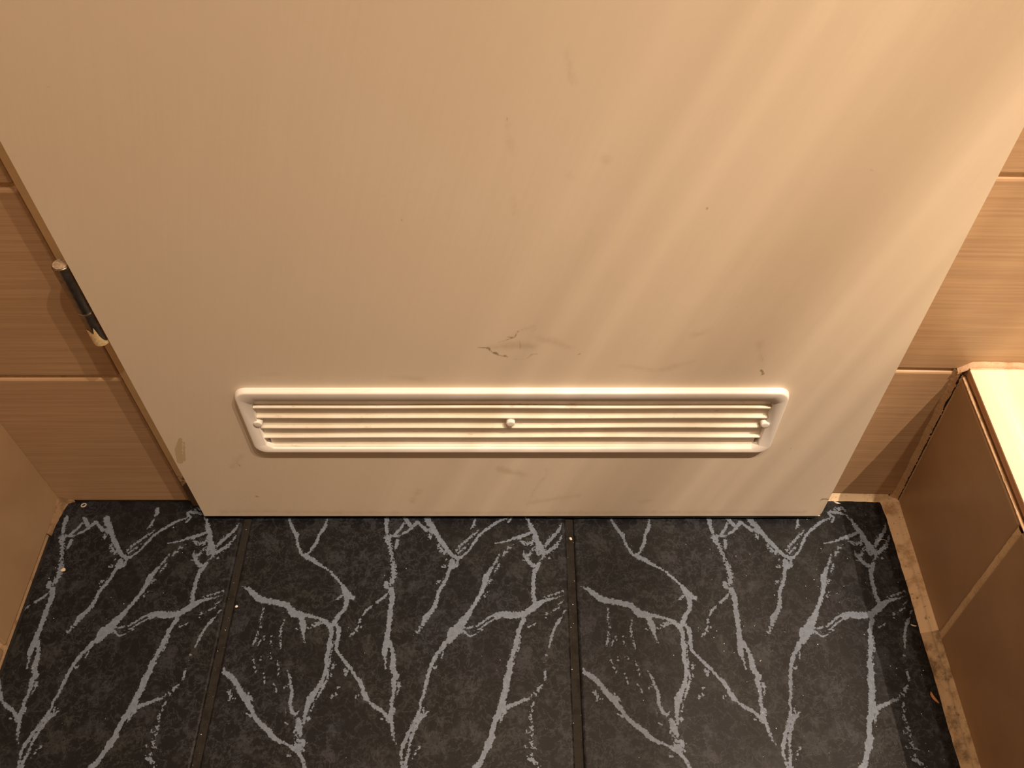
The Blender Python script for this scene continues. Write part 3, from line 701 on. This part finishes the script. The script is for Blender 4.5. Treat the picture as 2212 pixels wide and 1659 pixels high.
# ---- vent grille: pressed plastic frame, five louvres, three screw caps
def rr(x0, x1, z0, z1, r, n=8, cham=False):
    pts = []
    for cx, cz, a0 in ((x1 - r, z1 - r, 0), (x0 + r, z1 - r, 90), (x0 + r, z0 + r, 180), (x1 - r, z0 + r, 270)):
        for k in range(n + 1):
            a = math.radians(a0 + 90 * k / n)
            if cham:
                p, q = (math.cos(math.radians(a0)), math.sin(math.radians(a0))), (math.cos(math.radians(a0 + 90)), math.sin(math.radians(a0 + 90)))
                t = k / n; pts.append((cx + r * (p[0] + (q[0] - p[0]) * t), cz + r * (p[1] + (q[1] - p[1]) * t)))
            else:
                pts.append((cx + r * math.cos(a), cz + r * math.sin(a)))
    return pts
def wob(x): return .00035 * math.sin(23 * x) + .0002 * math.sin(61 * x + 1)
X0, X1, Z0, Z1 = .0397, .5090, .1288, .2226
FY = DY - .0055
loops = [(rr(X0, X1, Z0, Z1, .0115), DY + .0002), (rr(X0 + .0001, X1 - .0001, Z0 + .0004, Z1 - .0001, .0115), DY - .0012),
         (rr(X0 + .0010, X1 - .0010, Z0 + .0040, Z1 - .0005, .0110), FY + .0011), (rr(X0 + .0013, X1 - .0013, Z0 + .0045, Z1 - .0008, .0108), FY + .0006),
         (rr(X0 + .0019, X1 - .0019, Z0 + .0051, Z1 - .0014, .0104), FY + .0001), (rr(X0 + .0026, X1 - .0026, Z0 + .0056, Z1 - .0022, .0100), FY), (rr(X0 + .0032, X1 - .0032, Z0 + .0058, Z1 - .0028, .0097), FY),
         (rr(.0524, .4966, .1398, .2116, .0057, cham=True), FY), (rr(.0526, .4964, .1400, .2114, .0056, cham=True), FY + .0004), (rr(.0528, .4962, .1402, .2112, .0055, cham=True), DY + .0075)]
bm = bmesh.new(); rings = []
for pts, y in loops: rings.append([bm.verts.new(Vector(dl(x, y, z + wob(x)))) for x, z in pts])
for a, b in zip(rings, rings[1:]):
    for k in range(len(a)): bm.faces.new((a[k], a[(k + 1) % len(a)], b[(k + 1) % len(a)], b[k]))
vent = link('vent_grille', from_bm('vent_grille', bm, True), VENTM, door)
tag(vent, 'off-white louvred plastic vent grille with dirty slats')
LIPS = (.1997, .1857, .1712, .1563, .1402)
for zi, zc in enumerate(LIPS):
    prof = [(-.0270, -.0016), (-.0272, -.0002), (-.0268, .0003), (-.0250, .0006), (-.0243, -.0010), (-.0237, .0006), (-.0222, .0130), (-.0206, .0130), (-.0222, -.0012)]
    if zi == 4: prof = [(-.0262, -.0030), (-.0266, -.0012), (-.0262, .0001), (-.0246, .0004), (-.0240, -.0008), (-.0235, .0010), (-.0222, .0130), (-.0206, .0130), (-.0222, -.0030)]
    n = 40; xa, xb = .0528, .4962
    if zi in (4,): xa, xb = .0560, .4930
    bm = bmesh.new(); secs = []
    for s in range(n + 1):
        x = xa + (xb - xa) * s / n
        w = .0004 * math.sin(9 * x + zi * 1.7) + .00025 * math.sin(31 * x + zi)
        secs.append([bm.verts.new(Vector(dl(x, y, zc + z + w))) for y, z in prof])
    for a, b in zip(secs, secs[1:]):
        for k in range(len(prof)): bm.faces.new((a[k], b[k], b[(k + 1) % len(prof)], a[(k + 1) % len(prof)]))
    bm.faces.new(secs[0]); bm.faces.new(secs[-1][::-1])
    link('slat', from_bm('slat', bm), SLATM, vent)
for x, z in ((.0526, .1786), (.2735, .1792), (.4953, .1770)):
    bm = bmesh.new(); bm_cyl(bm, dl(x, -.0225, z), (0, -1, 0), .0039, .0072, 20, .0013)
    link('screw_cap', from_bm('screw_cap', bm, True), VENTM, vent)

# ---- ragged black strip added to thicken the shadow line under the leaf
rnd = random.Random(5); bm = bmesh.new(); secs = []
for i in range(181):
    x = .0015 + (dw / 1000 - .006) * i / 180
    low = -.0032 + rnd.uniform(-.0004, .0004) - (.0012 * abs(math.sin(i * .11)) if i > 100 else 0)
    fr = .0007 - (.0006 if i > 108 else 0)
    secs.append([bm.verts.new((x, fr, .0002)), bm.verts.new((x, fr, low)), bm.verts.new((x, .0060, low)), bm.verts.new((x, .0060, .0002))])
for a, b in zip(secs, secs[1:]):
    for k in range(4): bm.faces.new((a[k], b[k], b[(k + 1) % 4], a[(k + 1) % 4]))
tag(link('gap_shade_strip', from_bm('gap_shade_strip', bm), mat_plain('gap_shade_black', (.010, .008, .007), .8), door), 'ragged black strip added to darken the gap under the door')
# ---- hinge barrel on the left edge
hx, hy = -.0500, -.0185
bm = bmesh.new(); bm_cyl(bm, dl(hx, hy, .3145), (0, 0, 1), .0066, .0470, 32, .0011)
bm_box(bm, *[c for p in zip(dl(hx, hy - .001, .318), dl(-.041, hy + .001, .359)) for c in p])
hinge = link('hinge', from_bm('hinge', bm, True), CHROME, door); tag(hinge, 'tarnished chrome hinge barrel with chipped paint')
bm = bmesh.new(); bm_cyl(bm, dl(hx, hy, .2790), (0, 0, 1), .0065, .0350, 32, .0011)
link('lower_knuckle', from_bm('lower_knuckle', bm, True), CHROME, hinge)
bm = bmesh.new(); bm_cyl(bm, dl(hx, hy, .3138), (0, 0, 1), .0063, .0010, 32)
link('washer', from_bm('washer', bm), mat_plain('bright_steel', (.75, .68, .58), .25, 1.0), hinge)
bm = bmesh.new(); bm_cyl(bm, dl(hx, hy, .3613), (0, 0, 1), .0056, .0009, 28, .0003)
pc = link('pin_cap', from_bm('pin_cap', bm, True), mat_plain('worn_pin_top', (.50, .38, .27), .5, .3, .3, 400), hinge)
# flakes of old door paint still clinging to the lower knuckle
bm = bmesh.new(); NA, NZ = 44, 40; R2 = .0068
rnd = random.Random(3)
tops = [(200, .0165), (222, .0170), (238, .0188), (252, .0178), (262, .0150), (275, .0142), (283, .0185), (290, .0205), (297, .0140), (303, .0085), (312, .0060), (322, .0035), (340, .0030), (420, .0028)]
def top_at(a):
    for (a0, h0), (a1, h1) in zip(tops, tops[1:]):
        if a0 <= a <= a1: return h0 + (h1 - h0) * (a - a0) / (a1 - a0)
    return .003
NA = 110
for i in range(NA):
    d0, d1 = 200 + 200 * i / NA, 200 + 200 * (i + 1) / NA
    hi = top_at(d0) + rnd.uniform(-.0007, .0007)
    a0, a1 = math.radians(d0), math.radians(d1)
    def vv(a, z): return bm.verts.new(Vector(dl(hx + R2 * math.cos(a), hy + R2 * math.sin(a), .2788 + z)))
    bm.faces.new((vv(a0, 0), vv(a1, 0), vv(a1, hi), vv(a0, hi)))
link('paint_flake', from_bm('paint_flake', bm), CHIP, hinge)

# ================================================================== TILED LEDGE (right)
ledge = bpy.data.objects.new('tiled_ledge', None); COL.objects.link(ledge); ledge.location = (.96, -.5, 0)
tag(ledge, 'low brown tiled ledge with a brightly lit cream top, right of the door', 'ledge')
LX, LYo = .96, -.5
def lbox(name, x0, x1, y0, y1, z0, z1, mat, bevel=0.0, label=None):
    o = box(name, x0, x1, y0, y1, z0, z1, mat, ledge, bevel)
    o.location -= Vector((LX, LYo, 0))
    if label: o['label'] = label
    return o
lbox('core', .6790, 1.445, -1.05, yr(1.4) - .012, -.003, .2085, GROUT)
lbox('mortar_bed', .6672, 1.445, -1.05, yr(1.4) - .012, .2060, .2138, GROUT)
lbox('mortar_bed', .6652, .760, -.0240, .0042, .1600, .2200, GROUT)
lbox('top_tile', .6634, .960, -.3300, -.0030, .2141, .2220, LTOP, .0012, 'cream tile lit almost white')
lbox('top_tile', .963, 1.260, -.3300, -.0075, .2141, .2220, LTOP, .0012)
lbox('top_tile', .6634, .960, -.6600, -.3330, .2141, .2220, LTOP, .0012)
# the face leans out a little towards the top
LEAN = math.atan2(.0143, .2075)
def face_x(z): return .6748 - (z - .005) * math.tan(LEAN)
for y1, y0 in ((-.0035, -.1465), (-.1522, -.3440), (-.3490, -.5470), (-.5520, -.7500)):
    o = lbox('face_tile', -.004, .004, y0, y1, -.1020, .1020, LFACE, .0018)
    zc = .1085
    o.location = (face_x(zc) + .0040 - LX, (y0 + y1) / 2 - LYo, zc)
    o.rotation_euler = (0, -LEAN, 0)
# ragged grout lip left under the top tile, and grout in the joints
def ribbon(name, rows, mat, parent, off, label=None, smooth=True):
    """sheet through rows of points"""
    bm = bmesh.new()
    vs = [[bm.verts.new(Vector(p) - Vector(off)) for p in r] for r in rows]
    for a, b in zip(vs, vs[1:]):
        for k in range(len(a) - 1): bm.faces.new((a[k], a[k + 1], b[k + 1], b[k]))
    me = bpy.data.meshes.new(name); bm.to_mesh(me); bm.free()
    for p in me.polygons: p.use_smooth = smooth
    o = link(name, me, mat, parent)
    if label: o['label'] = label
    return o
rnd = random.Random(11)
rows = []
for i in range(201):
    y = -.004 - i * .003
    j = rnd.uniform(-.0004, .0004) + .0005 * math.sin(i * .31) + .0004 * math.sin(i * .13)
    rows.append([(.6640, y, .2090), (.6612 - j * .3, y, .2112), (.6607 - j * .5, y, .2122 + j * .6), (.6616 + j, y, .2128 + j * .6), (.6640, y, .2112), (.6680, y, .2090)])
ribbon('grout_lip', rows, GROUT, ledge, (LX, LYo, 0))
rows = []
for i in range(52):
    z = .004 + i * .0040
    j = rnd.uniform(-.0004, .0004); fx = face_x(z)
    rows.append([(fx + .0016, -.1448, z), (fx + .0004, -.1464 + j, z), (fx + .0001, -.1493, z), (fx + .0004, -.1522 + j, z), (fx + .0016, -.1538, z)])
ribbon('joint_grout', rows, JOINT, ledge, (LX, LYo, 0))
# cracked grout up the corner against the back wall
rows = []; crk = []
for i in range(150):
    z = .003 + i * .00142
    j = rnd.uniform(-.0003, .0003) + .0004 * math.sin(i * .21)
    wx = .0028 * max(0, 1 - i / 26) ** 2
    fx = face_x(z)
    rows.append([(fx - .0046 - wx + j, yr(.655) + .0006, z), (fx - .0038 - wx + j, yr(.655) - .0007, z), (fx - .0018 - wx * .4, .0006, z), (fx - .0004, -.0022 + j, z), (fx + .0003, -.0046 - j, z), (fx + .0020, -.0055, z)])
    g = .00010 + .00022 * max(0, math.sin(i * .37) * math.sin(i * .113))
    if 112 < i < 126: g = .0011 * math.sin((i - 112) / 14 * math.pi) + .0002
    if i > 138: g = .0007
    if i in (85, 86, 31, 32, 33): g = .0008
    if i < 22: g = .00005
    cx = fx - .0006 + rnd.uniform(-.0003, .0003)
    crk.append([(cx - g, -.0020, z), (cx + g, -.0032, z)])
ribbon('corner_grout', rows, GROUT, ledge, (LX, LYo, 0))
ribbon('crack', crk, CRACK, ledge, (LX, LYo, 0), smooth=False)
# grout line along the back of the ledge top
rows = []
for i in range(120):
    x = .6575 + i * .005
    j = rnd.uniform(-.0004, .0004) + .0004 * math.sin(i * .4)
    y = yr(x); f = min(1, i / 2.0)
    rows.append([(x, y + .0005, .2240 * f + .2150 * (1 - f) + j), (x, y - .0008, .2236 * f + .2150 * (1 - f) + j), (x, y - .0018, .2226 * f + .2145 * (1 - f)), (x, y - .0034 + j, .2222 * f + .2140 * (1 - f)), (x, y - .0040 + j, .2195 * f + .2120 * (1 - f))])
ribbon('back_grout', rows, PINK, ledge, (LX, LYo, 0))

# ---- grout beads where floor meets the walls (they belong to the floor)
def bead_row(i):
    y = .0045 - i * .0033
    j = rnd.uniform(-.0005, .0005) + .0007 * math.sin(i * .24)
    wide = .0040 * max(0, 1 - i / 16.0)
    dip = .0016 if i > 24 else .0004
    return [(.6600 - wide + j, y, -.0012), (.6625 - wide + j, y, .0008), (.6660, y, .0030 + j * .4), (.6696, y, .0050 + j * .4), (.6703 + j * .5, y, .0050 - dip), (.6712 + j * .5, y, .0054), (.6735, y, .0070), (.6755, y, .0078)]
rows = [bead_row(i) for i in range(320)]
ribbon('grout_bead', rows[:46], BEAD, floor, fz, 'pale grout bead in the right corner')
ribbon('grout_bead', rows[45:], DIRTYBEAD, floor, fz, 'dirty brown grout bead along the ledge')
rows = []
for i in range(24):
    x = .588 + i * .0034
    j = rnd.uniform(-.0005, .0005)
    rows.append([(x, yr(x) - .0050 - .0018 * max(0, (i - 12) / 12) + j, -.0008), (x, yr(x) - .0035 + j, .0010), (x, yr(x) - .0008, .0048), (x, yr(x) + .0012, .0082)])
ribbon('grout_bead', rows, BEAD, floor, fz)
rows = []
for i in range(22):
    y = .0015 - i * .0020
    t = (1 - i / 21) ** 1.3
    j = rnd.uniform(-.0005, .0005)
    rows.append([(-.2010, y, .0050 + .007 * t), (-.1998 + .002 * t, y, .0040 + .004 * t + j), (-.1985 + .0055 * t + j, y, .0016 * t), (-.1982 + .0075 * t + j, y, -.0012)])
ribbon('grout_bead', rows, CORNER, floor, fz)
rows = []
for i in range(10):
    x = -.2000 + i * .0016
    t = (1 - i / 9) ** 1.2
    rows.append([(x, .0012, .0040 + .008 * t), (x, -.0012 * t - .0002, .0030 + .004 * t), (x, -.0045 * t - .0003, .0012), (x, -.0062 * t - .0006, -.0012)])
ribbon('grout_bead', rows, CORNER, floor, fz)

# ================================================================== small litter on the floor
def blob(name, loc, sx, sy, sz, rz, mat, label, cat, group=None, bend=0.0, seed=1):
    bm = bmesh.new(); bmesh.ops.create_icosphere(bm, subdivisions=2, radius=1.0)
    r = random.Random(seed)
    for v in bm.verts:
        k = 1 + r.uniform(-.14, .14)
        v.co = Vector((v.co.x * sx * k, v.co.y * sy * k + bend * (v.co.x ** 2) * sx, v.co.z * sz * k + sz * .9))
    o = link(name, from_bm(name, bm, True), mat, None, loc, (0, 0, rz))
    return tag(o, label, cat, group)
WHITE = mat_plain('pale_fleck', (.80, .76, .70), .5)
blob('crumb', (-.1734, -.0792, 0), .0026, .0021, .0012, .4, mat_plain('beige_crumb', (.62, .50, .36), .8), 'beige crumb on the left black tile near the side wall', 'crumb', seed=2)
blob('bead', (.0070, -.1175, -.001), .0014, .0014, .0010, 0, WHITE, 'tiny white bead beside the left floor joint', 'crumb', seed=3)
blob('paint_flake', (.6132, -.0015, -.0006), .0040, .0012, .0005, -.45, mat_plain('silvery_sliver', (.52, .48, .43), .4), 'silvery sliver by the door foot at the right corner', 'flake', bend=.2, seed=4)
blob('peel_scrap', (.6548, -.2052, 0), .0060, .0014, .0008, -1.15, mat_plain('orange_peel', (.58, .27, .13), .6), 'small orange scrap on the floor beside the ledge', 'scrap', bend=.25, seed=5)
blob('paint_flake', (.6557, -.1367, 0), .0028, .0007, .0004, -.3, WHITE, 'white shred on the floor tile edge beside the ledge', 'flake', bend=.3, seed=6)
blob('paint_flake', (.3336, -.0423, -.0032), .0013, .0020, .0006, .5, WHITE, 'white chip lying in the right floor joint below the vent', 'flake', seed=8)
# little ring in the left corner
bm = bmesh.new(); seg, ts = 22, 8
vs = [[bm.verts.new(((.0024 + .0007 * math.cos(2 * math.pi * t / ts)) * math.cos(2 * math.pi * s / seg), (.0019 + .0007 * math.cos(2 * math.pi * t / ts)) * math.sin(2 * math.pi * s / seg), .0006 + .0006 * math.sin(2 * math.pi * t / ts))) for t in range(ts)] for s in range(seg)]
for s in range(seg):
    for t in range(ts):
        bm.faces.new((vs[s][t], vs[(s + 1) % seg][t], vs[(s + 1) % seg][(t + 1) % ts], vs[s][(t + 1) % ts]))
tag(link('eyelet', from_bm('eyelet', bm, True), mat_plain('dull_ring', (.40, .38, .34), .5), None, (-.1756, -.0045, -.0004), (0, 0, .5)),
    'small dull grey ring in the left corner of the floor', 'ring')
# short bright hair
bm = bmesh.new()
pts = [Vector((.6440 + .010 * t, -.0470 + .0020 * math.sin(t * 3.0), .0007)) for t in [i / 12 for i in range(13)]]
r_ = .00018
ring = [[bm.verts.new(p + Vector((0, r_ * math.cos(a), r_ * math.sin(a)))) for a in (0, 2.09, 4.19)] for p in pts]
for a, b in zip(ring, ring[1:]):
    for k in range(3): bm.faces.new((a[k], a[(k + 1) % 3], b[(k + 1) % 3], b[k]))
tag(link('hair', from_bm('hair', bm), WHITE), 'short pale hair curled on the right floor tile', 'hair')
# dust nobody could count
rnd = random.Random(21); bm = bmesh.new()
for i in range(420):
    side = rnd.random()
    if side < .55: x, y = rnd.uniform(.46, .655), rnd.uniform(-.27, -.004)
    elif side < .7: x, y = rnd.uniform(-.19, -.02), rnd.uniform(-.25, -.006)
    elif side < .85: x, y = rnd.uniform(-.19, .65), rnd.uniform(-.28, -.02)
    else: x, y = rnd.choice((0, .333)) + rnd.uniform(-.004, .004), rnd.uniform(-.28, -.03)
    s = .00011 + .00042 * rnd.random() ** 4
    z = -.0028 if (abs(x) < .0046 or abs(x - .333) < .0046) else .0000
    m_ = Matrix.Translation((x, y, z + s * .4)) @ Matrix.Rotation(rnd.uniform(0, 6), 4, 'Z') @ Matrix.Diagonal((s, s * rnd.uniform(.6, 1.3), s * .7, 1))
    bmesh.ops.create_cone(bm, segments=5, radius1=1, radius2=.4, depth=1, cap_ends=True, matrix=m_)
dust = link('dust', from_bm('dust', bm), WHITE)
tag(dust, 'scattered specks of white dust on the black tiles', 'dust', kind='stuff')

# ================================================================== downlight fittings in the ceiling
LENS = bpy.data.materials.new('lamp_lens'); LENS.use_nodes = True
e = LENS.node_tree.nodes.new('ShaderNodeEmission'); e.inputs[0].default_value = (1, .78, .52, 1); e.inputs[1].default_value = 3.0
LENS.node_tree.links.new(e.outputs[0], LENS.node_tree.nodes['Material Output'].inputs[0])
for (x, y, z), lab in ((L1, 'round chrome halogen downlight above the ledge'), (L2, 'round chrome halogen downlight above the middle of the door'), (L3, 'round chrome halogen downlight above the right edge of the door')):
    root = bpy.data.objects.new('ceiling_light', None); COL.objects.link(root); root.location = (x, y, CEIL)
    tag(root, lab, 'lamp', 'ceiling downlights')
    bm = bmesh.new()
    prof = [(.027, -.001), (.029, -.010), (.036, -.009), (.042, -.004), (.043, 0.0)]
    rg = [[bm.verts.new((r * math.cos(2 * math.pi * k / 32), r * math.sin(2 * math.pi * k / 32), zz)) for k in range(32)] for r, zz in prof]
    for a, b in zip(rg, rg[1:]):
        for k in range(32): bm.faces.new((a[k], a[(k + 1) % 32], b[(k + 1) % 32], b[k]))
    link('trim_ring', from_bm('trim_ring', bm, True), CHROME, root)
    bm = bmesh.new(); bm_cyl(bm, (0, 0, -.004), (0, 0, 1), .027, .003, 32)
    link('lens', from_bm('lens', bm), LENS, root)
